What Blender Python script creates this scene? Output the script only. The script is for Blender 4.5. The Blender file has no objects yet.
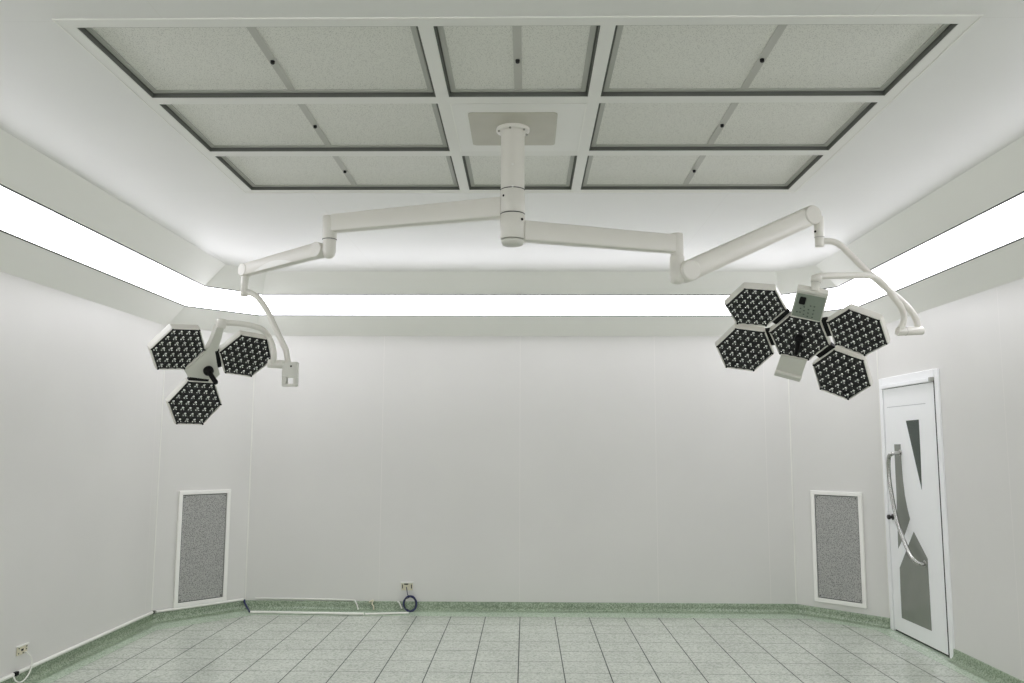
import bpy, bmesh, math
from mathutils import Vector, Matrix
from math import sin, cos, pi, radians

sc = bpy.context.scene
COL = sc.collection

# ------------------------------------------------------------------ camera
FPX, PITCH, YAW, ROLL, HCAM = 853.63, 0.1212, -0.0164, 0.0036, 1.4792
FWD = Vector((sin(YAW)*cos(PITCH), cos(YAW)*cos(PITCH), sin(PITCH)))
_r = Vector((cos(YAW), -sin(YAW), 0)); _u = _r.cross(FWD)
RGT = _r*cos(ROLL) + _u*sin(ROLL); UPV = -_r*sin(ROLL) + _u*cos(ROLL)
EYE = Vector((0, 0, HCAM))
cam = bpy.data.cameras.new('camera'); cam.sensor_fit = 'HORIZONTAL'; cam.sensor_width = 36
cam.lens = FPX*36/1024; cam.clip_start = .02
co = bpy.data.objects.new('camera', cam); COL.objects.link(co)
m = Matrix((RGT, UPV, -FWD)).transposed().to_4x4(); m.translation = EYE
co.matrix_world = m; sc.camera = co

def on_plane(x, y, n, c):
    """point of the plane n.p = c that is sighted at (x, y) of the photograph"""
    n = Vector(n); d = FWD*FPX + RGT*(x-512) - UPV*(y-341.5)
    return EYE + d*((c - n.dot(EYE))/n.dot(d))
def at(x, y, Y): return on_plane(x, y, (0, 1, 0), Y)

# ------------------------------------------------------------------ materials
def lin(c):
    c = c/255
    return c/12.92 if c <= .04045 else ((c+.055)/1.055)**2.4
def mat(name, rgb, rough=.5, metal=0, spec=.5, noise=None, bump=None, coat=0):
    m = bpy.data.materials.new(name); m.use_nodes = True
    nt = m.node_tree; b = nt.nodes['Principled BSDF']
    c = (*[lin(v) for v in rgb], 1)
    b.inputs['Base Color'].default_value = c
    b.inputs['Roughness'].default_value = rough
    b.inputs['Metallic'].default_value = metal
    b.inputs['Specular IOR Level'].default_value = spec
    b.inputs['Coat Weight'].default_value = coat
    tc = nt.nodes.new('ShaderNodeTexCoord')
    if noise:
        sc_, amt = noise
        n = nt.nodes.new('ShaderNodeTexNoise'); n.inputs['Scale'].default_value = sc_; n.inputs['Detail'].default_value = 4
        nt.links.new(tc.outputs['Object'], n.inputs['Vector'])
        r = nt.nodes.new('ShaderNodeValToRGB')
        r.color_ramp.elements[0].position = .3; r.color_ramp.elements[1].position = .7
        r.color_ramp.elements[0].color = (*[v*(1-amt) for v in c[:3]], 1)
        r.color_ramp.elements[1].color = (*[min(1, v*(1+amt)) for v in c[:3]], 1)
        nt.links.new(n.outputs['Fac'], r.inputs['Fac']); nt.links.new(r.outputs['Color'], b.inputs['Base Color'])
    if bump:
        n = nt.nodes.new('ShaderNodeTexNoise'); n.inputs['Scale'].default_value = bump[0]
        nt.links.new(tc.outputs['Object'], n.inputs['Vector'])
        bp = nt.nodes.new('ShaderNodeBump'); bp.inputs['Strength'].default_value = bump[1]; bp.inputs['Distance'].default_value = .002
        nt.links.new(n.outputs['Fac'], bp.inputs['Height']); nt.links.new(bp.outputs['Normal'], b.inputs['Normal'])
    return m
def math_node(nt, op, a, b=None):
    n = nt.nodes.new('ShaderNodeMath'); n.operation = op
    for i, v in enumerate((a, b)):
        if v is None: continue
        if isinstance(v, (int, float)): n.inputs[i].default_value = v
        else: nt.links.new(v, n.inputs[i])
    return n.outputs[0]
def mix_col(nt, fac, a, b):
    n = nt.nodes.new('ShaderNodeMix'); n.data_type = 'RGBA'
    nt.links.new(fac, n.inputs['Factor'])
    for v, k in ((a, 6), (b, 7)):
        if isinstance(v, tuple): n.inputs[k].default_value = v
        else: nt.links.new(v, n.inputs[k])
    return n.outputs[2]
def rgb4(*c): return (*[lin(v) for v in c], 1)

WALL_RGB = (222, 221, 218)
def wall_mat(name, seams=(), axis=0, rgb=WALL_RGB, rough=.42, half=.003, grid2=None, line=(230, 228, 225)):
    """painted metal panels; joints filled with paler sealant at the given local distances along the wall"""
    m = mat(name, rgb, rough, noise=(1.3, .02), bump=(9, .04), spec=.4)
    nt = m.node_tree; b = nt.nodes['Principled BSDF']
    base = b.inputs['Base Color'].links[0].from_socket
    tc = nt.nodes.new('ShaderNodeTexCoord'); sp = nt.nodes.new('ShaderNodeSeparateXYZ')
    nt.links.new(tc.outputs['Object'], sp.inputs[0])
    tot = None
    for ax, vals in ((axis, seams), (1-axis, grid2 or ())):
        for s in vals:
            d = math_node(nt, 'ABSOLUTE', math_node(nt, 'SUBTRACT', sp.outputs[ax], s))
            k = math_node(nt, 'LESS_THAN', d, half)
            tot = k if tot is None else math_node(nt, 'MAXIMUM', tot, k)
    if tot is not None:
        nt.links.new(mix_col(nt, tot, base, rgb4(*line)), b.inputs['Base Color'])
    return m
def terrazzo(name, a, bcol, c, rough, scale=130):
    m = mat(name, a, rough, spec=.5); nt = m.node_tree; b = nt.nodes['Principled BSDF']
    tc = nt.nodes.new('ShaderNodeTexCoord')
    v = nt.nodes.new('ShaderNodeTexVoronoi'); v.inputs['Scale'].default_value = scale
    nt.links.new(tc.outputs['Object'], v.inputs['Vector'])
    sp = nt.nodes.new('ShaderNodeSeparateColor'); nt.links.new(v.outputs['Color'], sp.inputs[0])
    r = nt.nodes.new('ShaderNodeValToRGB'); e = r.color_ramp.elements
    e[0].color = rgb4(*c); e[1].color = rgb4(*bcol); e[0].position = .1; e[1].position = .9
    k = e.new(.45); k.color = rgb4(*a)
    nt.links.new(sp.outputs[0], r.inputs['Fac'])
    n = nt.nodes.new('ShaderNodeTexNoise'); n.inputs['Scale'].default_value = 2.2; n.inputs['Detail'].default_value = 5
    nt.links.new(tc.outputs['Object'], n.inputs['Vector'])
    g = math_node(nt, 'ADD', math_node(nt, 'MULTIPLY', n.outputs['Fac'], .3), .85)
    mul = nt.nodes.new('ShaderNodeMix'); mul.data_type = 'RGBA'; mul.blend_type = 'MULTIPLY'; mul.inputs['Factor'].default_value = 1
    nt.links.new(r.outputs['Color'], mul.inputs[6]); nt.links.new(g, mul.inputs[7])
    nt.links.new(mul.outputs[2], b.inputs['Base Color'])
    return m

TX, TY, TILE = -2.447, 7.318, .30
def tile_mat():
    m = terrazzo('floor_tile', (193, 199, 188), (206, 211, 201), (175, 183, 171), .2, 90)
    nt = m.node_tree; b = nt.nodes['Principled BSDF']; base = b.inputs['Base Color'].links[0].from_socket
    tc = nt.nodes.new('ShaderNodeTexCoord'); sp = nt.nodes.new('ShaderNodeSeparateXYZ')
    nt.links.new(tc.outputs['Object'], sp.inputs[0])
    ks = []
    for ax, off, hw in ((0, TX, .0034), (1, TY, .0026)):
        q = math_node(nt, 'DIVIDE', math_node(nt, 'SUBTRACT', sp.outputs[ax], off - TILE*40), TILE)
        f = math_node(nt, 'ABSOLUTE', math_node(nt, 'SUBTRACT', math_node(nt, 'FRACT', math_node(nt, 'ADD', q, .5)), .5))
        ks.append(math_node(nt, 'LESS_THAN', f, hw/TILE))
    k = math_node(nt, 'MAXIMUM', *ks)
    nt.links.new(mix_col(nt, k, base, rgb4(40, 48, 42)), b.inputs['Base Color'])
    nt.links.new(math_node(nt, 'ADD', math_node(nt, 'MULTIPLY', k, .5), .2), b.inputs['Roughness'])
    return m
def mesh_mat(name, light, dark, pitch, rough=.5, metal=.0, hole=.3, rnd=.9):
    """fine perforated sheet: staggered dark holes in a grey sheet"""
    m = mat(name, light, rough, metal); nt = m.node_tree; b = nt.nodes['Principled BSDF']
    tc = nt.nodes.new('ShaderNodeTexCoord')
    v = nt.nodes.new('ShaderNodeTexVoronoi'); v.inputs['Scale'].default_value = 1/pitch; v.inputs['Randomness'].default_value = rnd
    nt.links.new(tc.outputs['Object'], v.inputs['Vector'])
    k = math_node(nt, 'LESS_THAN', v.outputs['Distance'], hole)
    nt.links.new(mix_col(nt, k, rgb4(*light), rgb4(*dark)), b.inputs['Base Color'])
    return m
def emit(name, rgb, s):
    m = bpy.data.materials.new(name); m.use_nodes = True; nt = m.node_tree
    nt.nodes.remove(nt.nodes['Principled BSDF'])
    e = nt.nodes.new('ShaderNodeEmission'); e.inputs[0].default_value = (*rgb, 1); e.inputs[1].default_value = s
    nt.links.new(e.outputs[0], nt.nodes['Material Output'].inputs[0]); return m

M = dict(
    ceiling=None,
    cove=mat('cove_paint', (240, 240, 235), .45, spec=.4),
    frame=mat('grid_paint', (228, 228, 223), .4),
    blank=mat('blank_panel_paint', (232, 232, 228), .4),
    plate=mat('plate_paint', (186, 184, 170), .35, noise=(8, .04)),
    enamel=mat('white_enamel', (223, 221, 213), .3, noise=(3, .015)),
    enamel2=mat('grey_enamel', (208, 208, 199), .35),
    seam=mat('joint_seam', (70, 72, 68), .5),
    black=mat('black_rubber', (10, 10, 10), .45, spec=.2),
    lensplate=mat('lens_plate_black', (12, 13, 13), .4),
    chrome=mat('reflector_chrome', (190, 192, 188), .16, 1.0),
    dome=mat('lens_glint_dome', (214, 216, 212), .22, 1.0),
    cup=mat('reflector_cup_dark', (52, 54, 53), .22, .3, spec=.5),
    gasket=mat('dark_gasket', (100, 103, 96), .7),
    flange=mat('filter_flange', (176, 177, 170), .5),
    screen=mesh_mat('filter_screen', (224, 224, 217), (176, 177, 170), .0055, .5),
    bar=mat('filter_bar', (184, 184, 177), .45),
    ventmesh=mesh_mat('vent_expanded_mesh', (178, 178, 175), (128, 129, 127), .0085, .45, .15, .42),
    ventframe=mat('vent_frame', (246, 245, 241), .4),
    vgap=mat('vent_gap', (84, 86, 84), .7),
    coving=terrazzo('green_terrazzo_coving', (136, 152, 128), (162, 176, 154), (108, 126, 102), .28),  # darker copy of the border terrazzo, upright shade put into the colour
    border=terrazzo('green_terrazzo_border', (186, 202, 182), (204, 216, 200), (162, 180, 158), .22),
    tile=tile_mat(),
    doorwhite=mat('door_white', (247, 248, 249), .3, noise=(5, .012)),
    doorgap=mat('door_gap', (20, 20, 20), .8),
    glassdark=mat('door_glass_dark', (44, 60, 52), .12, noise=(9, .15)),
    glassgrey=mat('door_glass_grey', (132, 136, 128), .22, noise=(6, .05)),
    steel=mat('brushed_steel', (184, 184, 180), .24, 1.0),
    darksteel=mat('dark_steel', (70, 70, 68), .3, 1.0),
    ivory=mat('ivory_plastic', (222, 216, 192), .4),
    conduit=mat('white_pvc', (236, 236, 230), .35),
    blue=mat('blue_cable', (38, 44, 92), .4),
    darkcable=mat('dark_cable', (46, 52, 60), .4),
    panelgreen=mat('control_face', (134, 144, 131), .35),
    button=mat('button_dark', (70, 80, 72), .4),
    diffuser=emit('light_diffuser', (1.0, .985, 1.05), 7.15),
    aluminium=mat('strip_edge', (96, 98, 96), .4, .6),
)

# ------------------------------------------------------------------ mesh helpers
class MB:
    def __init__(s): s.v = []; s.f = []; s.m = []; s.sm = []
    def add(s, vs, fs, mi=0, smooth=False):
        o = len(s.v); s.v += [Vector(v) for v in vs]
        for f in fs: s.f.append([i+o for i in f]); s.m.append(mi); s.sm.append(smooth)
        return s
    def box(s, c, ax, half, mi=0):
        """oriented box: centre, 3 axes, 3 half sizes"""
        c = Vector(c); X, Y, Z = [Vector(a).normalized()*h for a, h in zip(ax, half)]
        vs = [c + X*i + Y*j + Z*k for k in (-1, 1) for j in (-1, 1) for i in (-1, 1)]
        return s.add(vs, [(0, 2, 3, 1), (4, 5, 7, 6), (0, 1, 5, 4), (2, 6, 7, 3), (0, 4, 6, 2), (1, 3, 7, 5)], mi)
    def abox(s, lo, hi, mi=0):
        lo = Vector(lo); hi = Vector(hi)
        return s.box((lo+hi)/2, ((1,0,0),(0,1,0),(0,0,1)), [abs(a)/2 for a in (hi-lo)], mi)
    def loft(s, rings, mi=0, cap=True, smooth=True, closed=False):
        n = len(rings[0]); vs = [p for r in rings for p in r]; fs = []
        R = len(rings)
        for a in range(R if closed else R-1):
            b = (a+1) % R
            for i in range(n):
                j = (i+1) % n; fs.append((a*n+i, a*n+j, b*n+j, b*n+i))
        s.add(vs, fs, mi, smooth)
        if cap and not closed:
            s.add(rings[0], [tuple(range(n))[::-1]], mi); s.add(rings[-1], [tuple(range(n))], mi)
        return s
    def lathe(s, base, axis, prof, n=28, mi=0, smooth=True):
        """prof: (distance along axis, radius); capped at both ends"""
        base = Vector(base); a = Vector(axis).normalized()
        x = a.orthogonal().normalized(); y = a.cross(x)
        rings = [[base + a*t + (x*cos(2*pi*i/n) + y*sin(2*pi*i/n))*max(r, 1e-4) for i in range(n)] for t, r in prof]
        return s.loft(rings, mi, True, smooth)
    def cyl(s, p, q, r, r2=None, n=24, mi=0, bev=.0):
        p = Vector(p); q = Vector(q); L = (q-p).length; r2 = r if r2 is None else r2
        if bev: prof = [(0, r-bev), (bev*.3, r-bev*.3), (bev, r), (L-bev, r2), (L-bev*.3, r2-bev*.3), (L, r2-bev)]
        else: prof = [(0, r), (L, r2)]
        return s.lathe(p, q-p, prof, n, mi)
    def tube(s, pts, r, n=14, mi=0, sub=8, closed=False, smooth_path=True):
        pts = [Vector(p) for p in pts]
        if smooth_path and len(pts) > 2:
            out = []; N = len(pts)
            for i in range(N if closed else N-1):
                if closed: a, b, c, d = pts[i-1], pts[i], pts[(i+1) % N], pts[(i+2) % N]
                else: a, b, c, d = pts[max(i-1, 0)], pts[i], pts[i+1], pts[min(i+2, N-1)]
                for k in range(sub):
                    t = k/sub
                    out.append(.5*((2*b) + (c-a)*t + (2*a-5*b+4*c-d)*t*t + (3*b-a-3*c+d)*t**3))
            if not closed: out.append(pts[-1])
            pts = out
        N = len(pts); rings = []; x = None
        for i, p in enumerate(pts):
            if closed: t = (pts[(i+1) % N] - pts[i-1]).normalized()
            else: t = (pts[min(i+1, N-1)] - pts[max(i-1, 0)]).normalized()
            x = t.orthogonal().normalized() if x is None else (x - t*x.dot(t)).normalized()
            y = t.cross(x)
            rings.append([p + (x*cos(2*pi*k/n) + y*sin(2*pi*k/n))*r for k in range(n)])
        return s.loft(rings, mi, True, True, closed)
    def prism(s, poly, d, mi=0):
        """flat polygon (3-D points) thickened by vector d"""
        n = len(poly); a = [Vector(p) for p in poly]; b = [p + Vector(d) for p in a]
        return s.add(a+b, [tuple(range(n))[::-1], tuple(range(n, 2*n))] + [(i, (i+1) % n, (i+1) % n+n, i+n) for i in range(n)], mi)
    def sphere(s, c, r, mi=0, n=16, sq=(1, 1, 1)):
        c = Vector(c); k = n//2
        rings = [[c + Vector((r*sq[0]*sin(pi*j/k)*cos(2*pi*i/n), r*sq[1]*sin(pi*j/k)*sin(2*pi*i/n), r*sq[2]*cos(pi*j/k))) for i in range(n)] for j in range(k+1)]
        rings[0] = [c+Vector((1e-4*cos(2*pi*i/n), 1e-4*sin(2*pi*i/n), r*sq[2])) for i in range(n)]
        rings[-1] = [c+Vector((1e-4*cos(2*pi*i/n), 1e-4*sin(2*pi*i/n), -r*sq[2])) for i in range(n)]
        return s.loft(rings, mi, True)
    def mesh(s, name, mats, off=Vector((0, 0, 0)), flip=True):
        me = bpy.data.meshes.new(name)
        me.from_pydata([tuple(v-off) for v in s.v], [], s.f)
        for mm in mats: me.materials.append(mm)
        for p, mi, sm in zip(me.polygons, s.m, s.sm): p.material_index = mi; p.use_smooth = sm
        if flip:
            b = bmesh.new(); b.from_mesh(me); bmesh.ops.recalc_face_normals(b, faces=b.faces[:]); b.to_mesh(me); b.free()
        me.update(); return me

def root_of(o):
    L = Vector((0, 0, 0))
    while o is not None: L += o.location; o = o.parent
    return L
def part(name, mb, mats, parent=None, bevel=0, label=None, flip=True, loc=None):
    mats = [M[k] if isinstance(k, str) else k for k in (mats if isinstance(mats, (list, tuple)) else [mats])]
    off = root_of(parent) if parent is not None else Vector((0, 0, 0))
    if loc is not None: off = Vector(loc)
    o = bpy.data.objects.new(name, mb.mesh(name, mats, off, flip)); COL.objects.link(o)
    if parent is not None: o.parent = parent; 
    elif loc is not None: o.location = loc
    if bevel:
        b = o.modifiers.new('bevel', 'BEVEL'); b.width = bevel; b.segments = 3; b.limit_method = 'ANGLE'; b.angle_limit = radians(40)
    if label: o['label'] = label
    return o
def thing(name, label, cat, loc, group=None):
    o = bpy.data.objects.new(name, None); o.empty_display_size = .1; COL.objects.link(o); o.location = loc
    return tag(o, label, cat, group)
def tag(o, label, cat, group=None):
    o['label'] = label; o['category'] = cat
    if group: o['group'] = group
    return o
def struct(o): o['kind'] = 'structure'; return o

# ------------------------------------------------------------------ room shell
ZC, ZW = 2.996, 2.497
V8 = [Vector((x, y)) for x, y in ((-3.1194, 7.2910), (-2.5443, 7.9332), (2.4322, 7.9332), (3.0093, 7.3243), (3.0093, .25), (2.43, -.38), (-2.54, -.38), (-3.1194, .25))]
SIDES = ['left_corner', 'back', 'right_corner', 'right', 'near_right_corner', 'near', 'near_left_corner', 'left']   # edge i runs V8[i] -> V8[i+1]
def edge_n(i):
    t = (V8[(i+1) % 8]-V8[i]).normalized(); return Vector((t.y, -t.x))      # points into the room
def inset(ds):
    if isinstance(ds, (int, float)): ds = [ds]*8
    out = []
    for i in range(8):
        a, b = edge_n(i-1), edge_n(i); ca = a.dot(V8[i]) + ds[i-1]; cb = b.dot(V8[i]) + ds[i]
        det = a.x*b.y - a.y*b.x
        out.append(Vector(((ca*b.y - cb*a.y)/det, (a.x*cb - b.x*ca)/det)))
    return out
def P3(v, z): return Vector((v.x, v.y, z))

# floor: terrazzo border and tile field
fi = inset([.30, .27, .19, .15, .15, .15, .15, .162])
mb = MB()
for i in range(8):
    j = (i+1) % 8; mb.add([P3(V8[i], 0), P3(V8[j], 0), P3(fi[j], 0), P3(fi[i], 0)], [(0, 1, 2, 3)], 1)
fj = inset([.304, .274, .194, .154, .154, .154, .154, .166])
for i in range(8):
    j = (i+1) % 8; mb.add([P3(fi[i], 0), P3(fi[j], 0), P3(fj[j], 0), P3(fj[i], 0)], [(0, 1, 2, 3)], 2)
mb.add([P3(v, 0) for v in fj], [tuple(range(8))], 0)
o = struct(part('floor', mb, ['tile', 'border', mat('border_joint', (110, 122, 108), .6)], flip=False))
for p in o.data.polygons:
    if p.normal.z < 0: p.flip()
# walls
SEAMS = {'back': (1.216, 2.491, 3.742, 4.75), 'left': (6.92,), 'right': (1.9, 3.1, 4.3), 'left_corner': (), 'right_corner': ()}
for i, s in enumerate(SIDES):
    j = (i+1) % 8; L = (V8[j]-V8[i]).length
    mm = wall_mat('wall_paint_'+s, SEAMS.get(s, ()), half=.0025)
    mb = MB().add([(0, 0, 0), (L, 0, 0), (L, 0, ZW), (0, 0, ZW)], [(0, 1, 2, 3)])
    w = struct(part('wall_'+s, mb, mm, flip=False))
    t = (V8[j]-V8[i]).normalized(); w.matrix_world = Matrix(((t.x, t.y, 0, V8[i].x), (t.y, -t.x, 0, V8[i].y), (0, 0, 1, 0), (0, 0, 0, 1)))
# cove: lower band, upper band per side, and the lit strip between them
PROF = [(0, ZW), (.178, 2.6584), (.375, 2.8270), (.5695, ZC)]
IN = [inset(d) for d, z in PROF]
for i, s in enumerate(SIDES):
    j = (i+1) % 8; mb = MB()
    for a, b in ((0, 1), (2, 3)):
        q = [P3(IN[a][i], PROF[a][1]), P3(IN[a][j], PROF[a][1]), P3(IN[b][j], PROF[b][1]), P3(IN[b][i], PROF[b][1])]
        mb.add(q, [(0, 1, 2, 3)])
    struct(part('trim_%d' % (i+1), mb, 'cove', flip=False))
LIGHTLAB = {0: 'short lit ceiling strip across the left corner of the room, behind the three-petal lamp',
            1: 'long level lit ceiling strip above the back wall',
            2: 'short lit ceiling strip across the right corner of the room, behind the five-petal lamp',
            3: 'lit ceiling strip running along the right wall above the door',
            7: 'lit ceiling strip running along the left wall',
            4: 'short lit ceiling strip across the corner behind the viewer, on the door side',
            5: 'level lit ceiling strip above the wall behind the viewer',
            6: 'short lit ceiling strip across the corner behind the viewer, opposite the door side'}
def lerp2(a, b, t): return a + (b-a)*t
strip_d = [.178, .178+.009, .375-.009, .375]
strip_z = [2.6584, 2.6584+.0077, 2.8270-.0077, 2.8270]
SI = [inset(d) for d in strip_d]
for i in range(8):
    j = (i+1) % 8; s = SIDES[i]
    n2 = edge_n(i); nn = Vector((n2.x*.650, n2.y*.650, -.760))      # strip faces down into the room
    c = (SI[0][i]+SI[0][j])/2
    q = lambda k, e: P3(SI[k][e], strip_z[k])
    if i in LIGHTLAB: t = thing('cove_light', LIGHTLAB[i], 'light', P3(c, strip_z[0]), 'cove lights around the ceiling')
    else: t = None
    if t is None:
        mb = MB(); mb.prism([q(0, i), q(0, j), q(3, j), q(3, i)], -nn*.012)
        struct(part('trim_%d' % (20+i), mb, 'cove')); continue
    mb = MB(); mb.prism([q(1, i), q(1, j), q(2, j), q(2, i)], -nn*.012); part('diffuser', mb, 'diffuser', t)
    for a, b in ((0, 1), (2, 3)):
        mb = MB(); mb.prism([q(a, i), q(a, j), q(b, j), q(b, i)], -nn*.014); part('edge_trim', mb, 'aluminium', t)
    if i == 1:
        for px, py in ((519, 296.3), (457, 315.6), (484, 315.8)):
            p = at(px, py, 7.933-.38 if py < 300 else 7.933-.185)
            mb = MB().box(p, ((1, 0, 0), (0, .8, .6), nn), (.022, .009, .004)); part('clip', mb, 'aluminium', t, .002)

# ceiling with its opening for the filter grid
GX = [-1.6490, -.3954, -.3398, .2697, .3240, 1.5584]
GY = [2.940, 3.5811, 3.6487, 4.2728, 4.3420, 4.9506]
E = .05
oc = [P3(v, ZC) for v in IN[3]]
x0, x1, y0, y1 = GX[0]-E, GX[5]+E, GY[0]-E-.006, GY[5]+.042
rc = [Vector((x, y, ZC)) for x, y in ((x0, y1), (x1, y1), (x1, y0), (x0, y0))]
mb = MB().add([rc[0], rc[1], oc[3], oc[2], oc[1], oc[0]], [(0, 1, 2, 3, 4, 5)])
mb.add([rc[1], rc[2], oc[4], oc[3]], [(0, 1, 2, 3)]).add([rc[2], rc[3], oc[7], oc[6], oc[5], oc[4]], [(0, 1, 2, 3, 4, 5)]).add([rc[3], rc[0], oc[0], oc[7]], [(0, 1, 2, 3)])
M['ceiling'] = wall_mat('ceiling_paint', (-1.307, 1.222, 2.45, -2.5), 0, (227, 227, 224), .34, .002, (2.9, 4.975), (222, 222, 218))
o = struct(part('ceiling', mb, 'ceiling', flip=False))
for p in o.data.polygons:
    if p.normal.z > 0: p.flip()
# dark plenum above the grid so that nothing shows through the seams
mb = MB().abox((x0-.02, y0-.02, ZC+.09), (x1+.02, y1+.02, ZC+.11)); struct(part('trim_40', mb, 'gasket'))
# grid frame
xs = [x0]+GX+[x1]; ys = [y0]+GY+[y1]; zb = ZC-.003; zt = ZC+.08
solid = lambda i, j: not (0 <= i < 7 and 0 <= j < 7) or i % 2 == 0 or j % 2 == 0
mb = MB()
for i in range(7):
    for j in range(7):
        if solid(i, j):
            mb.add([(xs[i], ys[j], zb), (xs[i], ys[j+1], zb), (xs[i+1], ys[j+1], zb), (xs[i+1], ys[j], zb)], [(0, 1, 2, 3)])
        else:
            a, b, c, d = xs[i], xs[i+1], ys[j], ys[j+1]
            for (p, q) in (((a, c), (b, c)), ((b, c), (b, d)), ((b, d), (a, d)), ((a, d), (a, c))):
                mb.add([(*p, zb), (*q, zb), (*q, zt), (*p, zt)], [(0, 1, 2, 3)])
for (p, q) in (((x0, y0), (x1, y0)), ((x1, y0), (x1, y1)), ((x1, y1), (x0, y1)), ((x0, y1), (x0, y0))):
    mb.add([(*p, zb), (*q, zb), (*q, zt), (*p, zt)], [(0, 1, 2, 3)])
struct(part('trim_30', mb, 'frame', flip=False))
# lit edge of the frame, put in as a raised paler bead
mb = MB()
for lo, hi in (((x0-.006, y0-.006), (x1+.006, y0)), ((x0-.006, y1), (x1+.006, y1+.006)), ((x0-.006, y0), (x0, y1)), ((x1, y0), (x1+.006, y1))):
    mb.abox((*lo, ZC-.005), (*hi, ZC+.006))
struct(part('trim_31', mb, mat('lit_edge_white', (236, 236, 230), .4)))
# blank centre panel
mb = MB().abox((GX[2]+.004, GY[2]+.003, ZC-.004), (GX[3]-.004, GY[3]-.003, ZC+.02)); struct(part('trim_32', mb, 'blank'))
mb = MB()
for xa in (GX[2]-.001, GX[3]-.004): mb.abox((xa, GY[2], ZC-.0065), (xa+.005, GY[3], ZC+.004))
struct(part('trim_33', mb, 'conduit'))

# ------------------------------------------------------------------ air filter panels
ROWN = ['front row of the ceiling grid, nearest the viewer', 'middle row of the ceiling grid', 'rear row of the ceiling grid, nearest the back wall']
COLN = ['left', 'centre', 'right']
FL = {(0, 0): 'large mesh air filter panel at the left of the front row of the ceiling grid',
      (1, 0): 'squarish mesh air filter panel in the front row, in front of the ceiling column plate',
      (2, 0): 'large mesh air filter panel at the right of the front row of the ceiling grid',
      (0, 1): 'mesh air filter panel in the middle row, left of the ceiling column plate',
      (2, 1): 'mesh air filter panel in the middle row, right of the ceiling column plate',
      (0, 2): 'mesh air filter panel at the left of the rear row of the ceiling grid',
      (1, 2): 'mesh air filter panel in the rear row, partly hidden behind the ceiling column',
      (2, 2): 'mesh air filter panel at the right of the rear row of the ceiling grid'}
def ring(mb, a, b, c, d, w, z, h):
    mb.abox((a, c, z), (b, c+w, z+h)).abox((a, d-w, z), (b, d, z+h)).abox((a, c+w, z), (a+w, d-w, z+h)).abox((b-w, c+w, z), (b, d-w, z+h))
for ci in range(3):
    for ri in range(3):
        if (ci, ri) == (1, 1): continue
        a, b, c, d = GX[2*ci], GX[2*ci+1], GY[2*ri], GY[2*ri+1]
        t = thing('air_filter_panel', FL[ci, ri], 'air filter', ((a+b)/2, (c+d)/2, ZC+.06), 'air filter panels in the ceiling grid')
        e = .001; a += e; b -= e; c += e; d -= e
        mb = MB(); ring(mb, a, b, c, d, .004, ZC-.001, .03); ring(mb, a+.004, b-.004, c+.004, d-.004, .007, ZC+.019, .03); part('gasket', mb, 'gasket', t)
        g = .011; mb = MB(); ring(mb, a+g, b-g, c+g, d-g, .021, ZC+.015, .03); part('flange', mb, 'flange', t)
        g = .032; mx = (a+b)/2; hw = .0165
        for u, v in ((a+g, mx-hw), (mx+hw, b-g)):
            part('mesh_screen', MB().abox((u, c+g, ZC+.021), (v, d-g, ZC+.027)), 'screen', t)
        part('centre_bar', MB().abox((mx-hw, c+g, ZC+.018), (mx+hw, d-g, ZC+.03)), 'bar', t)
        my = (c+d)/2+.002
        mb = MB().lathe((mx, my, ZC+.018), (0, 0, -1), [(0, .009), (.004, .009), (.006, .0085), (.010, .0085), (.013, .006)], 16)
        part('knob', mb, 'black', t)

# ------------------------------------------------------------------ skirting (terrazzo coving)
CP = [(-.0005, .0765), (.009, .0765), (.012, .072), (.013, .04), (.018, .022), (.030, .010), (.050, .0035), (.072, .0005)]
CI = [inset(d) for d, z in CP]
DOORY = (6.245, 7.275)
def coving(name, i, t0=0, t1=1, endy=None):
    j = (i+1) % 8; mb = MB(); rings = []
    for e in (0, 1):
        rr = []
        for k, (d, z) in enumerate(CP):
            p = CI[k][i] if e == 0 else CI[k][j]
            if endy and endy[e] is not None: p = Vector((p.x, endy[e]))
            rr.append(P3(p, z))
        rings.append(rr)
    n = len(CP)
    mb.add(rings[0]+rings[1], [(k, k+1, n+k+1, n+k) for k in range(n-1)], 0, True)
    for e in (0, 1):
        base = rings[e]; mb.add(base+[P3(Vector((base[0].x, base[0].y)), 0)], [tuple(range(n+1))])
    return struct(part(name, mb, 'coving'))
for i, s in enumerate(SIDES):
    if s == 'right':
        coving('baseboard_right', i, endy=(None, DOORY[1]+.001)); coving('baseboard_right_front', i, endy=(DOORY[0]-.001, None))
    else: coving('baseboard_'+s, i)
# white sealant at the upright corners
for k, i in enumerate((0, 1, 2, 3)):
    v = V8[i]; mb = MB().cyl((v.x, v.y, .078), (v.x, v.y, ZW), .006, n=8)
    struct(part('trim_%d' % (50+k), mb, 'conduit'))

# ------------------------------------------------------------------ door
XR = 3.0093
def dr(px, py, x=XR-.014):
    p = on_plane(px, py, (1, 0, 0), x); return p
LY0, LY1, LZ = 6.322, 7.205, 1.955
leaf = MB().abox((XR-.012, LY0, .014), (XR+.03, LY1, LZ))
door = struct(part('door_1', leaf, 'doorwhite', bevel=.002))
door['label'] = 'white metal door with grey glass insets and a bowed steel pull handle'
mb = MB()
mb.abox((XR-.013, DOORY[0], 0), (XR+.03, LY0-.018, 2.048)); mb.abox((XR-.020, LY1+.008, .0), (XR+.03, DOORY[1], 2.048)); mb.abox((XR-.020, LY0-.018, LZ+.034), (XR+.03, LY1+.008, 2.048))
part('door_frame', mb, 'doorwhite', door, .003)
mb = MB().abox((XR-.036, LY0-.004, LZ+.004), (XR+.0, LY1+.004, LZ+.033)); hd = part('closer_track', mb, 'doorwhite', door, .002)
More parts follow.
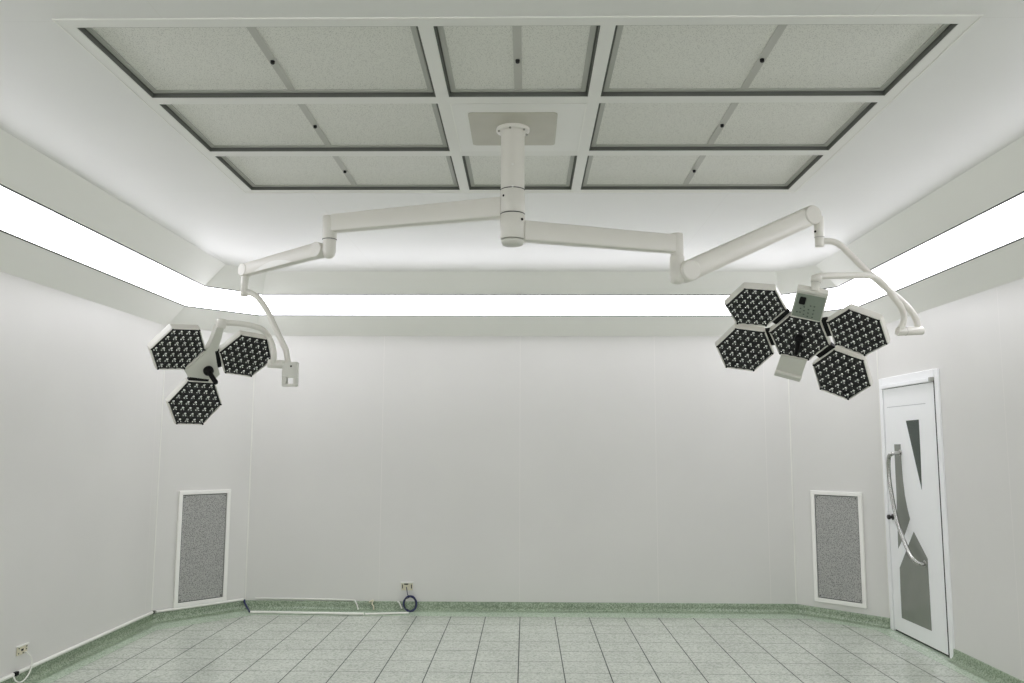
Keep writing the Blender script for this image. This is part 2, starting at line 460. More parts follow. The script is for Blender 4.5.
part('end_cap', MB().abox((XR-.037, LY0-.006, LZ+.003), (XR-.002, LY0+.02, LZ+.034)), 'flange', hd)
mb = MB().abox((XR-.0112, LY0-.018, .0), (XR+.02, LY0, LZ+.01)).abox((XR-.003, LY0, 0), (XR+.02, LY1, .014)).abox((XR-.003, LY1, .0), (XR+.02, LY1+.004, LZ+.01)).abox((XR-.003, LY0, LZ), (XR+.02, LY1, LZ+.004))
part('door_seal', mb, 'doorgap', door)
mb = MB().abox((XR-.0126, LY0+.14, 1.80), (XR-.0110, LY1-.06, 1.806)); part('groove', mb, mat('groove_grey', (196, 198, 200), .5), door)
gl = [('glassdark', [(906, 420.8), (918.8, 419.6), (920.6, 455), (921.9, 489.8)], 'dark green glass'),
      ('glassgrey', [(894.3, 444.4), (900.6, 444.2), (901.2, 456), (902.1, 469.3), (903.3, 482), (905, 495.6), (907.3, 507.5), (910.1, 519.1), (905.2, 533.7), (898.4, 548.5), (896.8, 500)], 'grey frosted glass'),
      ('glassgrey', [(913.8, 531.7), (927.7, 558.8), (929.8, 595), (931.9, 631), (902, 617.9), (900.7, 592), (899.9, 567.6), (906.5, 550.5)], 'grey frosted glass')]
for mk, pl, lb in gl:
    mb = MB().prism([dr(x, y, XR-.012)+Vector((.004, 0, 0)) for x, y in pl], (-.0055, 0, 0)); part('glass_inset', mb, mk, door, label=lb)
HX = XR-.085
hp = [dr(900.6, 452.6, XR-.012)] + [dr(x, y, HX) for x, y in ((891.5, 454), (888.6, 460), (889.3, 479.5), (892.6, 500), (897.2, 521.5), (902.8, 538), (908.4, 551), (913.5, 559.3))]
end = dr(925.5, 563.6, XR-.012)
hp += [end + (Vector((HX, end.y, end.z)) - end)*.62, end]
mb = MB().tube(hp, .0155, 16); hdl = part('pull_handle', mb, 'steel', door)
for p in (hp[0], hp[-1]): part('rosette', MB().cyl(p+Vector((.002, 0, 0)), p+Vector((-.008, 0, 0)), .026, n=20, bev=.002), 'steel', hdl)
p = dr(892.9, 517, XR-.012)
part('lock_knob', MB().lathe(p+Vector((.002, 0, 0)), (-1, 0, 0), [(0, .024), (.008, .024), (.010, .012), (.022, .012), (.026, .020), (.042, .020), (.046, .014)], 20), 'darksteel', door)

# ------------------------------------------------------------------ return air vents on the angled corner walls
def vent(i, a0, a1, z0, z1, label):
    t2 = (V8[i+1]-V8[i]).normalized(); n2 = edge_n(i)
    T = Vector((t2.x, t2.y, 0)); N = Vector((n2.x, n2.y, 0)); Z = Vector((0, 0, 1)); O = P3(V8[i], 0)
    base = O + T*(a0+a1)/2 + Z*z0
    th = thing('return_air_vent', label, 'vent', base, 'return air vents')
    w = .034
    def bx(u0, u1, v0, v1, d0, d1, mb): mb.box(O + T*(u0+u1)/2 + N*(d0+d1)/2 + Z*(v0+v1)/2, (T, N, Z), ((u1-u0)/2, (d1-d0)/2, (v1-v0)/2))
    mb = MB()
    bx(a0, a1, z1-w, z1, .001, .020, mb); bx(a0, a1, z0, z0+w, .001, .020, mb); bx(a0, a0+w, z0+w, z1-w, .001, .020, mb); bx(a1-w, a1, z0+w, z1-w, .001, .020, mb)
    part('frame', mb, 'ventframe', th, .0025)
    mb = MB(); e = .007
    u0, u1, v0, v1 = a0+w, a1-w, z0+w, z1-w
    bx(u0, u1, v1-e, v1, .001, .007, mb); bx(u0, u1, v0, v0+e, .001, .007, mb); bx(u0, u0+e, v0+e, v1-e, .001, .007, mb); bx(u1-e, u1, v0+e, v1-e, .001, .007, mb)
    part('gap_strip', mb, 'vgap', th)
    mb = MB(); bx(u0+e, u1-e, v0+e, v1-e, .001, .011, mb); part('mesh_grille', mb, 'ventmesh', th)
    for u, v in ((u0+.02, v0+.02), (u1-.02, v0+.02), (u0+.02, v1-.02), (u1-.02, v1-.02)):
        p = O + T*u + Z*v + N*.011; part('screw', MB().cyl(p, p+N*.003, .006, n=10), 'vgap', th)
vent(0, .184, .668, .100, 1.078, 'white framed mesh return air vent on the left corner wall, above the green skirting')
vent(2, .186, .653, .128, 1.089, 'white framed mesh return air vent on the right corner wall, beside the door')

# ------------------------------------------------------------------ ceiling column
CX, CY = -.064, 3.941
def colz(py): return at(513, py, CY).z
t = thing('ceiling_column', 'white round ceiling column hanging from a grey-brown plate, carrying both lamp arms', 'column', (CX, CY, ZC-.004))
pa, pb, pc, pd = -.268, .144, 3.749, 4.166
mb = MB(); cr = .022; pts = []
for (x, y, a0) in ((pb-cr, pd-cr, 0), (pa+cr, pd-cr, 90), (pa+cr, pc+cr, 180), (pb-cr, pc+cr, 270)):
    for k in range(5):
        a = radians(a0+22.5*k); pts.append((x+cr*cos(a), y+cr*sin(a), ZC-.004))
mb.prism(pts, (0, 0, -.006)); part('mounting_plate', mb, 'plate', t, label='flat grey-brown plate with rounded corners')
zp = ZC-.010
mb = MB().lathe((CX, CY, zp), (0, 0, -1), [(0, .080), (.012, .080), (.016, .077), (.016, .062)], 36); fl = part('flange_ring', mb, 'enamel', t)
for k in range(6):
    a = radians(20+60*k); p = Vector((CX+.070*cos(a), CY+.070*sin(a), zp-.015)); part('bolt', MB().cyl(p, p-Vector((0, 0, .008)), .0055, n=6), 'steel', fl)
R0 = .0565
z1, z2, z3 = colz(190.2), colz(214.3), colz(239.6)
mb = MB().lathe((CX, CY, zp-.014), (0, 0, -1), [(0, R0), (zp-.014-z1-.002, R0)], 36); pole = part('pole', mb, 'enamel', t)
for py in (164.2, 186.2):
    p = at(512.6, py, CY-R0*.98); part('rivet', MB().sphere(p, .006, sq=(1, .5, 1), n=10), 'conduit', pole)
mb = MB().lathe((CX, CY, z3-.003), (0, 0, -1), [(0, R0-.006), (.001, R0-.001), (.012, R0-.003), (.022, R0-.008), (.025, R0-.014), (.025, .001)], 36); part('end_cap', mb, 'enamel2', t)

# ------------------------------------------------------------------ lamps
def hexpt(R, k, z): a = radians(120-60*k); return Vector((R*cos(a), R*sin(a), z))
RP = .146
def pod_meshes():
    h = MB(); prof = [(RP, -.003), (RP+.0015, .003), (RP+.006, .003), (RP+.009, -.004), (RP+.009, -.034), (RP+.001, -.044), (RP-.03, -.052), (RP-.10, -.056)]
    h.loft([[hexpt(r, k, z) for k in range(6)] for r, z in prof][::-1], 0, False, False)
    h.add([hexpt(prof[-1][0], k, prof[-1][1]) for k in range(6)], [tuple(range(6))])
    for k in range(6):
        p = hexpt(RP-.001, k, .001); h.cyl(p, p+Vector((0, 0, .005)), .005, n=8, mi=1)
    hm = h.mesh('pod', [M['enamel'], M['black']])
    l = MB(); l.prism([hexpt(RP+.001, k, -.014) for k in range(6)], (0, 0, .010))
    s, n = .0408, 12
    for q in range(-3, 4):
        for r in range(-3, 4):
            if abs(q+r) > 3: continue
            c = Vector((s*(q+r/2), s*r*.8660254, 0))
            rg = lambda rad, z: [c + Vector((rad*cos(2*pi*k/n), rad*sin(2*pi*k/n), z)) for k in range(n)]
            l.loft([rg(.0198, -.004), rg(.0196, .003), rg(.0180, .003), rg(.0150, -.0015), rg(.0115, -.0036)], 1, False, True)      # reflector cup
            # lens glints put into the shape: small bright dome above two smaller ones
            rd = lambda rad, z, dx, dy: [c + Vector((dx + rad*cos(2*pi*k/n), dy + rad*sin(2*pi*k/n), z)) for k in range(n)]
            for dx, dy, R_ in ((.0015, .0048, .0086), (-.0074, -.0066, .0056), (.0070, -.0074, .0048)):
                l.loft([rd(R_, -.0042, dx, dy), rd(R_*.96, .000, dx, dy), rd(R_*.7, .003, dx, dy), rd(R_*.36, .0048, dx, dy), rd(.0004, .0054, dx, dy)], 2, False, True)
    lm = l.mesh('lens_array', [M['lensplate'], M['cup'], M['dome']])
    return hm, lm
POD_ME, LENS_ME = pod_meshes()
def frame_of(n, roll):
    n = Vector(n).normalized(); up = Vector((0, 0, 1)); u = (up - n*up.dot(n)).normalized(); r = u.cross(n)
    a = radians(roll); return r*cos(a) + u*sin(a), -r*sin(a) + u*cos(a), n
def add_pod(root, C, n, roll):
    X, Y, N = frame_of(n, roll)
    mt = Matrix((X, Y, N)).transposed().to_4x4(); mt.translation = Vector(C) - root.location
    o = bpy.data.objects.new('pod', POD_ME); COL.objects.link(o); o.parent = root; o.matrix_local = mt
    l = bpy.data.objects.new('lens_array', LENS_ME); COL.objects.link(l); l.parent = o
    l['label'] = 'black plate of round reflector lenses'
    return o, (Vector(C), X, Y, N)
def rounded_bar(p, q, w, h, w2=None, h2=None, up=Vector((0, 0, 1)), rr=.28):
    """bar from p to q with a rounded rectangular section"""
    p = Vector(p); q = Vector(q); a = (q-p).normalized(); x = a.cross(up).normalized(); y = x.cross(a)
    w2 = w2 or w; h2 = h2 or h
    def sec(c, w, h):
        r = min(w, h)*rr; out = []
        for sx, sy, a0 in ((1, 1, 0), (-1, 1, 90), (-1, -1, 180), (1, -1, 270)):
            for k in range(4):
                t = radians(a0+30*k); out.append(c + x*(sx*(w/2-r)+r*cos(t)) + y*(sy*(h/2-r)+r*sin(t)))
        return out
    return MB().loft([sec(p, w, h), sec(q, w2, h2)], 0, True, True)
def hinge_bar(root, a, b, N, w=.016):
    """black hinge block lying between two pods, a and b its ends"""
    a = Vector(a); b = Vector(b); d = (b-a).normalized(); y = N.cross(d)
    mb = MB().box((a+b)/2 - N*.012, (d, y, N), ((b-a).length/2, w, .012)); return part('hinge', mb, 'black', root, .003)

def lamp_arm(root, zh0, zh1, arm_z, joint, rj, jz0, jz1):
    """hub collar round the column, level arm, and the upright joint at its end"""
    mb = MB().lathe((CX, CY, zh1), (0, 0, 1), [(0, R0+.0005), (.003, R0+.0025), (zh0-zh1-.006, R0+.0025), (zh0-zh1-.003, R0+.0005)], 36)
    hub = part('hub', mb, 'enamel', root)
    mb = MB()
    for z in (zh0-.0022,): mb.lathe((CX, CY, z), (0, 0, 1), [(0, R0-.002), (.0022, R0+.0026), (.0044, R0-.002)], 36)
    part('joint_seam', mb, 'seam', hub)
    c = Vector((CX, CY, arm_z)); e = Vector((joint.x, joint.y, arm_z)); d = (e-c).normalized()
    part('support_arm', rounded_bar(c+d*(R0-.004), e-d*rj*.6, .064, .096, .058, .090, rr=.12), 'enamel', root)
    mb = MB().cyl((joint.x, joint.y, jz1), (joint.x, joint.y, jz0), rj, n=26, bev=.004); jt = part('arm_joint', mb, 'enamel', root)
    mb = MB().lathe((joint.x, joint.y, jz1-.002), (0, 0, 1), [(0, rj-.003), (.002, rj+.0008), (.004, rj-.003)], 26); part('joint_seam', mb, 'seam', jt)
    return hub
def screw(root, p, r=.006, d=(0, -1, 0)):
    p = Vector(p); d = Vector(d); part('screw', MB().cyl(p-d*.003, p+d*.002, r, n=10), 'black', root)

# --- three-petal lamp on the left
ARM_L = at(500, 207, CY).z
# level arm: its end keeps the height of its start
def level_end(px, py, z): return on_plane(px, py, (0, 0, 1), z)
JL = level_end(330, 224, ARM_L)
L = thing('surgical_lamp', 'white three-petal surgical lamp on the left arm of the ceiling column', 'surgical lamp', (CX, CY, ZC-.004), 'surgical lamps')
jl0, jl1 = at(330, 216.5, JL.y).z, at(330, 239.5, JL.y).z
hub = lamp_arm(L, z1, z2+.002, ARM_L, JL, .037, jl0, jl1)
screw(hub, at(503.6, 195.5, CY-.040), .006, (-.7, -.7, 0))
YE = 4.62
SL0 = at(319, 250.2, JL.y+.03); SL1 = at(245.3, 270.2, YE)
mb = MB().cyl((JL.x, JL.y, jl1+.001), (JL.x, JL.y, SL0.z-.020), .034, .032, n=22)
mb.sphere((JL.x, JL.y, SL0.z-.020), .032); 
part('elbow', mb, 'enamel', L)
d = (SL1-SL0); side = d.cross(Vector((0, 0, 1))).normalized()
if side.y > 0: side = -side
mb = rounded_bar(SL0, SL1, .05, .078, .046, .068, rr=.16)
mb.cyl(SL0-side*.0275, SL0+side*.0275, .0395, n=26, bev=.003); mb.cyl(SL1-side*.026, SL1+side*.026, .035, n=26, bev=.003)
mb.cyl(SL0, Vector((JL.x, JL.y, SL0.z)), .024, n=16)
sp = part('spring_arm', mb, 'enamel', L)
# pale cover blade set into the side of the arm
ad = d.normalized(); ud = side.cross(ad); ud = ud if ud.z > 0 else -ud
pts = []
for k in range(13):
    a = k/12; pts.append(SL0 + d*(.30+.52*a) + ud*(-.030 + .030*sin(pi*a)) + side*.0256)
pts += [SL0 + d*(.30+.52*a) - ud*.034 + side*.0256 for a in (.95, .5, .05)]
part('cover_blade', MB().prism(pts, side*.0015), 'conduit', sp)
# dark shadow-gap of the elbow bearing
mb = MB().lathe(SL0+side*.027, side, [(0, .034), (.0012, .034)], 26)
tz0, tz1 = at(244, 275, YE).z, at(244, 296.3, YE).z
TL = Vector((SL1.x, SL1.y, 0))
mb = MB().cyl((TL.x, TL.y, tz0+.02), (TL.x, TL.y, tz1), .0205, n=20, bev=.002)
part('drop_tube', mb, 'enamel', L)
YJ = 4.50
def chain(pts): return [at(x, y, Y) for x, y, Y in pts]
jy = at(287.9, 361, YJ)
yk = [Vector((TL.x, TL.y, at(244, 291.5, YE).z))] + chain([(249.5, 292.6, YE), (256.4, 296.2, 4.61), (262.8, 303.7, 4.60), (269, 314, 4.59), (275.6, 328.2, 4.57), (282.8, 343.4, 4.54), (286.6, 351.8, 4.52), (287.9, 366, YJ)])
part('outer_yoke', MB().tube(yk, .0160, 14), 'enamel', L)
# joint bar and looped bracket
ja, jb = at(268, 363.6, YJ-.01), at(285, 364.6, YJ)
part('yoke_joint', MB().cyl(ja, jb, .0225, n=20, bev=.003), 'enamel', L)
tl, tr, br, bl = at(283.3, 362.2, YJ), at(298.3, 360.5, YJ), at(298.7, 385.6, YJ), at(283.8, 386.4, YJ)
X = Vector((1, 0, 0)); Z = Vector((0, 0, 1)); cz = (tl.z+bl.z)/2; cxm = (tl.x+tr.x)/2; hw, hh = (tr.x-tl.x)/2, (tl.z-bl.z)/2
mb = MB()
h0, h1 = at(0, 376.8, YJ).z, at(0, 383.2, YJ).z; hx0, hx1 = at(287, 380, YJ).x, at(294.2, 380, YJ).x
x0_, x1_ = cxm-hw, cxm+hw; zt_, zb_ = cz+hh, cz-hh
for a, b, c, d_ in ((x0_, x1_, h0, zt_), (x0_, x1_, zb_, h1), (x0_, hx0, h1, h0), (hx1, x1_, h1, h0)):
    mb.abox((a, YJ-.022, c), (b, YJ+.022, d_))
bk = part('yoke_bracket', mb, 'enamel2', L, .003)
screw(bk, at(291, 366.2, YJ-.0225), .005)
# lamp head
LN, LC = Vector((.5555, -.5716, -.6039)), Vector((-1.7228, 4.5639, 1.8955))
def lh(x, y, off=0): return on_plane(x, y, LN, LN.dot(LC)+off)
iy0 = lh(221, 324.5, -.05)
yk = [iy0 + Vector((-.012, 0, .010)), iy0 + Vector((.03, .0, .009))] + chain([(240, 323.7, iy0.y+.02), (252.4, 325.8, iy0.y+.04), (263.2, 330.2, iy0.y+.07), (270.5, 340, iy0.y+.10), (273.9, 352, 4.47), (272.8, 364.5, YJ-.01)])
part('inner_yoke', MB().tube(yk, .0155, 14), 'enamel', L)
body = [(216.8, 327.5), (224.4, 327.5), (222.2, 337), (219, 347.8), (216.6, 355.7), (218.3, 366), (220.2, 374.5), (216, 378.5), (209.4, 380), (198, 379.2), (188.5, 377.4), (186, 373.6), (185.4, 370.2), (195, 362.2), (205.3, 352.4), (210.4, 344.5), (213.8, 336)]
mb = MB().prism([lh(x, y, -.004) for x, y in body], -LN*.042); hb = part('head_body', mb, 'enamel2', L, .004)
nk = lh(220.6, 326.5, -.025)
part('neck_collar', MB().cyl(nk + Vector((0, 0, -.01)), nk + Vector((.004, .0, .040)), .0265, n=20, bev=.004), 'enamel', L)
PL = [((-1.805, 4.3797, 1.9697), (.608, -.4542, -.6512), 5.47), ((-1.8098, 4.6532, 1.7032), (.6109, -.6284, -.4815), -.3), ((-1.5381, 4.6465, 1.9631), (.4378, -.6242, -.647), -6.49)]
for C, n, r in PL: add_pod(L, C, n, r)
for (ax, ay), (bx_, by_), o_ in (((189, 378.6), (208.8, 381), -.004), ((217, 350.5), (219.5, 367.5), -.004)):
    a = lh(ax, ay, o_); b = lh(bx_, by_, o_); hinge_bar(L, a, b, LN, .0135)
hk = lh(208.5, 370.8, .006); he = lh(215.6, 382.2, .085)
mb = MB().lathe(hk-LN*.012, LN, [(0, .026), (.012, .028), (.024, .026), (.034, .016), (.036, .010)], 20)
mb.tube([hk+LN*.018, hk+(he-hk)*.5+LN*.012, he], .0135, 14); mb.sphere(he, .0135, n=14)
part('grip', mb, 'black', L, label='black grip')

# --- five-petal lamp on the right
ARM_R = at(527, 230.5, CY).z
JR = level_end(676.8, 244.5, ARM_R)
Rr = thing('surgical_lamp', 'white five-petal surgical lamp on the right arm of the ceiling column', 'surgical lamp', (CX, CY, ZC-.004), 'surgical lamps')
jr0, jr1 = at(678, 234, JR.y).z, at(678, 257, JR.y).z
hub = lamp_arm(Rr, z2, z3, ARM_R, JR, .033, jr0, jr1)
screw(hub, at(522, 219.2, CY-.040), .0065, (.6, -.8, 0))
YR = 4.45
SR0 = at(687.6, 271.4, JR.y); SR1 = at(809, 216.5, YR)
mb = MB().cyl((JR.x, JR.y, jr1+.001), (JR.x, JR.y, SR0.z+.012), .036, .038, n=24)
mb.lathe((JR.x, JR.y, SR0.z+.012), (0, 0, -1), [(0, .038), (.035, .040), (.060, .036), (.072, .026), (.076, .012)], 24)
part('elbow', mb, 'enamel', Rr)
d = SR1-SR0; side = d.cross(Vector((0, 0, 1))).normalized()
if side.y > 0: side = -side
mb = rounded_bar(SR0, SR1, .078, .106, .074, .102)
mb.cyl(SR0-side*.041, SR0+side*.041, .054, n=30, bev=.005); mb.cyl(SR1-side*.040, SR1+side*.040, .052, n=30, bev=.005)
mb.cyl(SR0, Vector((JR.x, JR.y, SR0.z)), .034, n=18)
sp = part('spring_arm', mb, 'enamel', Rr)
for S, r in ((SR0, .0475), (SR1, .0465)):
    part('disc_cover', MB().cyl(S+side*.040, S+side*.0435, r, n=30, bev=.002), 'enamel', sp)
TR_ = at(819, 230, YR); TX_, TYy = TR_.x, YR
ta, tb, tc_ = at(819, 217, YR).z, at(819, 237.4, YR).z, at(819, 246.8, YR).z
dt = part('drop_tube', MB().cyl((TX_, TYy, ta), (TX_, TYy, tb), .0255, n=22, bev=.002).cyl((TX_, TYy, tb+.001), (TX_, TYy, tc_), .0235, n=22, bev=.002), 'enamel', Rr)
part('joint_seam', MB().lathe((TX_, TYy, tb-.001), (0, 0, 1), [(0, .020), (.001, .0262), (.003, .020)], 22), 'seam', dt)
screw(dt, at(815.2, 231.5, TYy-.024), .006)
YK = 4.44
yk = [Vector((TX_, TYy, at(819, 242, YR).z))] + chain([(826, 241.2, YR), (834, 242.0, YR), (841, 245.8, YR), (849, 253.6, YR), (862, 266.5, YR), (878, 281, YR), (893, 293.8, YK), (905, 304.4, YK), (912, 312.5, YK), (916.5, 321, YK), (918.2, 331, YK)])
part('outer_yoke', MB().tube(yk, .0170, 14), 'enamel', Rr)
ja, jb = at(897, 331.6, YK-.03), at(922.2, 330.6, YK)
yj = part('yoke_joint', MB().cyl(ja, jb, .0225, n=20, bev=.003), 'enamel', Rr)
part('joint_seam', MB().lathe(ja+(jb-ja)*.32, jb-ja, [(0, .019), (.001, .0234), (.003, .019)], 20), 'seam', yj)
FC, Fn = Vector((1.412, 4.3991, 2.0353)), Vector((-.3289, -.6346, -.6994)).normalized()
def rh(x, y, off=0): return on_plane(x, y, Fn, Fn.dot(FC)+off)
nk0 = rh(815.2, 287.5, -.022)
nk1 = Vector((nk0.x, nk0.y, nk0.z)) + Vector((.012, .004, .062))
nkd = (nk1-nk0)
mb = MB().lathe(nk0-nkd*.3, nkd, [(0, .0215), (.045, .0215), (.047, .0265), (.074, .0265), (.080, .022), (.082, .012)], 22)
nc = part('neck_collar', mb, 'enamel', Rr)
part('joint_seam', MB().lathe(nk0-nkd*.3+nkd.normalized()*.044, nkd, [(0, .020), (.001, .0225), (.003, .020)], 22), 'seam', nc)
nt_ = nk0 + nkd*.86
ye = at(899, 331.6, YK-.03)
def py_(x, y, f): return at(x, y, nt_.y + (ye.y-nt_.y)*f)
yk = [nt_, py_(826, 275.8, .05), py_(848, 275.6, .25), py_(866, 275.4, .4), py_(876, 278, .5), py_(884.5, 285.5, .6), py_(893, 296.5, .72), py_(900.5, 306.5, .82), py_(903.6, 315.5, .9), py_(902.5, 324, .97), ye]
part('inner_yoke', MB().tube(yk, .0165, 14), 'enamel', Rr)
PR = [((1.168, 4.3094, 2.1819), (-.1434, -.5662, -.8117), -9.33), ((1.1635, 4.5287, 1.9893), (-.138, -.7357, -.6631), -10.37), ((1.412, 4.3991, 2.0353), (-.3289, -.6346, -.6994), -19.9),
      ((1.641, 4.2209, 2.0412), (-.5104, -.4943, -.7037), -34.94), ((1.634, 4.4358, 1.8486), (-.5054, -.6638, -.5513), -27.89)]
for C, n, r in PR: add_pod(Rr, C, n, r)
for (a, b) in (((773.5, 323.2), (787.2, 310.8)), ((766.5, 330.5), (772.6, 345.5)), ((824.2, 319.8), (830.2, 336.3)), ((817.8, 357.2), (833.0, 346.0))):
    hinge_bar(Rr, rh(*a, -.004), rh(*b, -.004), Fn, .0155)
# control box above the middle pod
q = [rh(796.8, 291.2, .004), rh(828.0, 297.2, .004), rh(820.9, 322.4, .004), rh(790.2, 315.6, .004)]
mb = MB().prism(q, -Fn*.034); cb = part('control_box', mb, 'enamel2', Rr, .003)
ins = [q[0].lerp(q[2], .05), q[1].lerp(q[3], .05), q[2].lerp(q[0], .04), q[3].lerp(q[1], .04)]
part('control_face', MB().prism([p+Fn*.0006 for p in ins], Fn*.001), 'panelgreen', cb, label='grey-green face with small buttons')
capq = [rh(797.4, 288.6, .008), rh(828.8, 294.4, .008), rh(828.2, 297.0, .008), rh(796.7, 291.0, .008)]
part('box_cap', MB().prism(capq, -Fn*.040), 'enamel', cb, .003)
ex = (q[1]-q[0]).normalized(); ey = (q[0]-q[3]).normalized()
sw = rh(802.6, 300.2, .005)
part('rocker_switch', MB().box(sw+Fn*.004, (ex, ey, Fn), (.0150, .022, .006)), 'black', cb, .006)
for (x, y) in ((800.5, 308.3), (800, 312), (796.8, 311.6), (804.3, 306.8), (804, 310.6), (803.4, 314.2), (808.5, 309.6), (808, 313), (807.3, 316.4), (814.4, 306.8), (813.6, 310.4), (812.8, 314), (812, 317.4), (810.6, 306)):
    part('button', MB().cyl(rh(x, y, .005), rh(x, y, .0072), .0042, n=8), 'button', cb)
# bracket handle below the middle pod
q = [rh(781.2, 355.0, -.008), rh(807.2, 360.2, -.008), rh(799.8, 382.6, -.008), rh(773.6, 375.8, -.008)]
mb = MB().prism(q, -Fn*.022); bh = part('handle_plate', mb, 'enamel2', Rr, .006)
a, b = rh(775.6, 371.0, -.002), rh(801.4, 377.6, -.002)
part('lip', MB().tube([a, b], .0085, 12, smooth_path=False), 'enamel', bh)
gk = rh(799.0, 339.0, .008); ge = rh(796.4, 353.0, .030)
mb = MB().lathe(gk-Fn*.012, Fn, [(0, .022), (.012, .024), (.024, .021), (.030, .010)], 18).tube([gk+Fn*.010, gk.lerp(ge, .5)+Fn*.012, ge], .0125, 14); mb.sphere(ge, .0125, n=12)
part('grip', mb, 'black', Rr, label='black grip')

# ------------------------------------------------------------------ sockets, conduits and cables
XL, D = -3.1194, 7.9332
def bw(x, y, o=0): return on_plane(x, y, (0, 1, 0), D-o)
def lw(x, y, o=0): return on_plane(x, y, (1, 0, 0), XL+o)
t = thing('wall_socket', 'ivory wall socket low on the back wall with a blue cable plugged in', 'socket', bw(407, 590), 'wall sockets')
a, b = bw(401.6, 582.6), bw(412.6, 590.2)
part('cover_plate', MB().abox((a.x, D-.010, b.z), (b.x, D-.0005, a.z)), 'ivory', t, .003)
part('top_lip', MB().abox((a.x-.006, D-.02, a.z-.004), (b.x+.006, D-.0005, a.z+.008)), 'conduit', t, .002)
mb = MB(); p = bw(406.4, 583.9)
mb.abox((p.x-.018, D-.0115, p.z-.006), (p.x+.018, D-.009, p.z+.005)); part('slot', mb, 'black', t)
for x in (402.7, 411.6):
    p = bw(x, 586.2); part('slot', MB().abox((p.x-.004, D-.0115, p.z-.018), (p.x+.004, D-.009, p.z+.016)), 'darkcable', t)
c = tag(part('cable', MB().tube([bw(406.4, 587.2, .010), bw(406.7, 588.6, .03), bw(407.2, 592, .028), bw(408.4, 596, .024)] + [
    bw(410+(6.6-.5*sin(.9*k))*sin(2*pi*k/12), 603.6-(7.7-.6*cos(.7*k))*cos(2*pi*k/12), .024+.0006*k+.024*(1-cos(2*pi*k/12))) for k in range(1, 43)] + [bw(408.4, 611.4, .075)], .0034, 8, sub=5), 'blue', loc=bw(409, 611)),
    'coil of dark blue cable hanging below the ivory socket on the back wall', 'cable')
t2 = MB().tube([bw(410+5.6*sin(2*pi*k/14), 603.8-6.9*cos(2*pi*k/14)+.5*sin(3*k), .030+.024*(1-cos(2*pi*k/14))) for k in range(14)], .0045, 8, closed=True, sub=4)
part('loop', t2, 'darkcable', None)
lo = bpy.data.objects['loop']; lo.parent = c; lo.data.transform(Matrix.Translation(-c.location)); lo['label'] = 'grey inner loop'

def conduit(name, label, pts, r, mk='conduit', cat='conduit', group='white cable conduits', sm=False, n=10):
    mb = MB().tube(pts, r, n, smooth_path=sm)
    return tag(part(name, mb, mk, loc=Vector(pts[0])), label, cat, group)
def fl(x, y, z): return on_plane(x, y, (0, 0, 1), z)
# along the skirting of the left wall, then of the corner wall
zt_ = .0765+.012
conduit('cable_conduit', 'white conduit along the top of the green skirting on the left wall', [Vector((XL+.0135, y, zt_)) for y in (1.2, 5.33)] , .0125)
conduit('cable_conduit', 'longer white conduit on the left wall skirting, ending at the corner by the vent', [Vector((XL+.0135, y, zt_)) for y in (5.385, 7.275)], .0125)
t0 = (V8[1]-V8[0]).normalized(); n0 = edge_n(0)
pc_ = [V8[0]+t0*u+n0*.0135 for u in (.035, .835)]
conduit('cable_conduit', 'white conduit on the skirting beneath the left corner vent', [P3(p, zt_) for p in pc_], .0115)
p = Vector((XL+.018, 5.357, zt_)); tag(part('conduit_clip', MB().box(p, ((1, 0, 0), (0, 1, 0), (0, 0, 1)), (.010, .016, .012)), 'black', loc=p, bevel=.003), 'small black clip in the gap of the left wall conduit, below the socket', 'clip', 'conduit clips')
p = Vector((XL+.022, 7.285, zt_)); tag(part('conduit_clip', MB().box(p, ((1, 0, 0), (0, 1, 0), (0, 0, 1)), (.011, .014, .013)), 'gasket', loc=p, bevel=.003), 'small dark clip where the conduit turns at the left corner', 'clip', 'conduit clips')
# from the corner down to the floor
pv = P3(V8[1]+Vector((.004, -.03)), zt_)
pf = fl(249.6, 611.6, .014)
conduit('corner_cable', 'short dark blue cable dropping from corner conduit to floor conduit', [pv, pv+Vector((.012, -.02, -.03)), pf], .0085, 'blue', 'cable', None, True)
def fc(x, y): return fl(x, y, .013)
q0, q1, q2 = fc(250.4, 612.0), fc(363.5, 614.0), fc(408.6, 613.0)
conduit('floor_conduit', 'long white conduit lying on the floor at the foot of the back wall', [q0, q1], .0115)
conduit('floor_conduit', 'shorter grey-white conduit on the floor ending under the blue cable coil', [q1+Vector((.012, .010, -.003)), q2], .0095)
zz = .0765+.008
g = lambda x: bw(x, 601).x
conduit('wall_conduit', 'thin white conduit along the back wall skirting with a bent-down end', [Vector((g(255.6), D-.008, zz+.012)), Vector((g(300), D-.008, zz+.010)), Vector((g(350), D-.0085, zz+.002)), Vector((g(355.2), D-.014, zz)), bw(357, 605, .028), bw(358.2, 609.5, .034)], .0065)
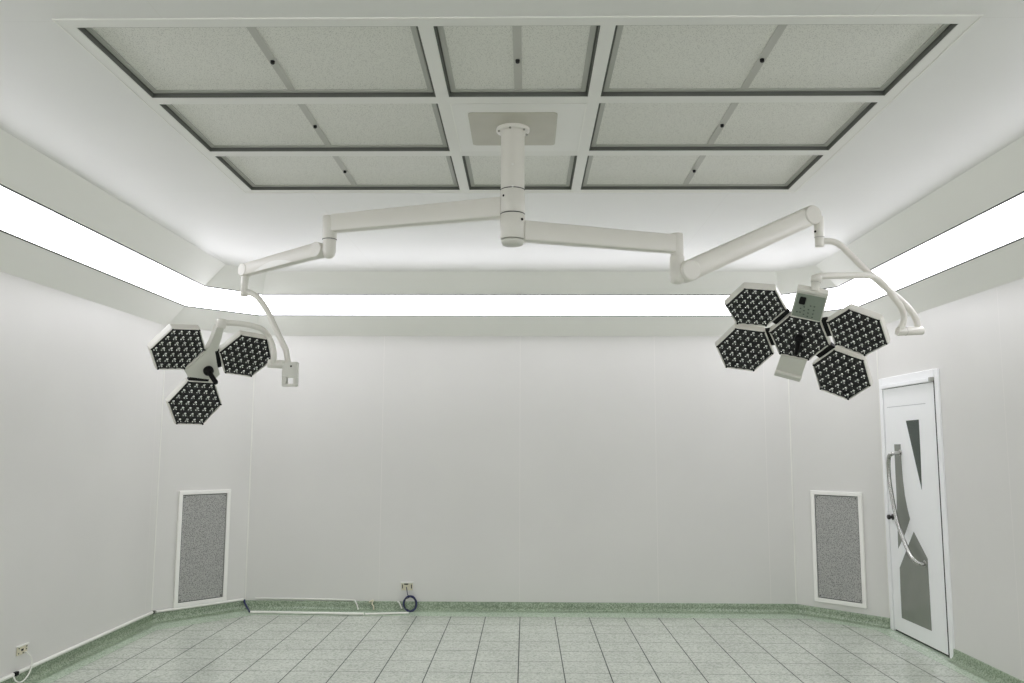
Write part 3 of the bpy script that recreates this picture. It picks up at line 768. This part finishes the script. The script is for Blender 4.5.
conduit('loose_wire', 'short crooked ivory wire stub hanging over the back wall skirting', [bw(369, 602.2, .012), bw(371, 601.2, .018), bw(373.2, 600.4, .02), bw(372, 604, .026), bw(373.4, 606, .03), bw(373.8, 609.6, .036)], .006, 'ivory', 'wire', None, True)
conduit('wall_conduit', 'short white conduit stub slanting over the skirting left of the cable coil', [bw(397.6, 601.6, .012), bw(399.2, 602.4, .018), bw(401.9, 608.6, .036)], .0062)
# left wall socket and its white loop of cable
t = thing('wall_socket', 'ivory wall socket on the left wall above a loop of white cable', 'socket', lw(21, 654), 'wall sockets')
y0_, y1_ = 5.372, 5.477; z0_, z1_ = .187, .240
part('cover_plate', MB().abox((XL+.0005, y0_, z0_), (XL+.010, y1_, z1_)), 'ivory', t, .003)
part('top_lip', MB().abox((XL+.0005, y0_-.004, z1_-.002), (XL+.018, y1_+.004, z1_+.006)), 'conduit', t, .002)
mb = MB().box((XL+.0105, 5.420, .215), ((1, 0, 0), (0, 1, 0), (0, 0, 1)), (.0012, .011, .006)); part('slot', mb, 'black', t)
for y, z in ((5.466, .228), (5.462, .212), (5.382, .2), (5.384, .23), (5.43, .195)): part('slot', MB().box((XL+.0105, y, z), ((1, 0, 0), (0, 1, 0), (0, 0, 1)), (.001, .005, .004)), 'gasket', t)
conduit('cable', 'thin white cable looping from the left wall socket over the conduit', [lw(24.8, 651.7, .010), lw(27, 652.6, .03), lw(31.0, 656.6, .035), lw(32, 662, .035), lw(30.6, 669.5, .035), lw(27.5, 676, .05), lw(23, 681, .06), lw(19, 682.4, .06), lw(15.6, 680.6, .05), lw(13.4, 676.2, .034)], .0042, 'conduit', 'cable', None, True, 8)

# ------------------------------------------------------------------ world and view
w = bpy.data.worlds.new('world'); sc.world = w; w.use_nodes = True
w.node_tree.nodes['Background'].inputs[0].default_value = (.8, .85, .9, 1); w.node_tree.nodes['Background'].inputs[1].default_value = .02
sc.cycles.max_bounces = 10; sc.cycles.diffuse_bounces = 8; sc.cycles.glossy_bounces = 4
sc.cycles.use_denoising = True
sc.cycles.caustics_reflective = False; sc.cycles.caustics_refractive = False
vs = sc.view_settings; vs.view_transform = 'Standard'; vs.look = 'None'; vs.gamma = 1; vs.use_curve_mapping = False; vs.exposure = 0
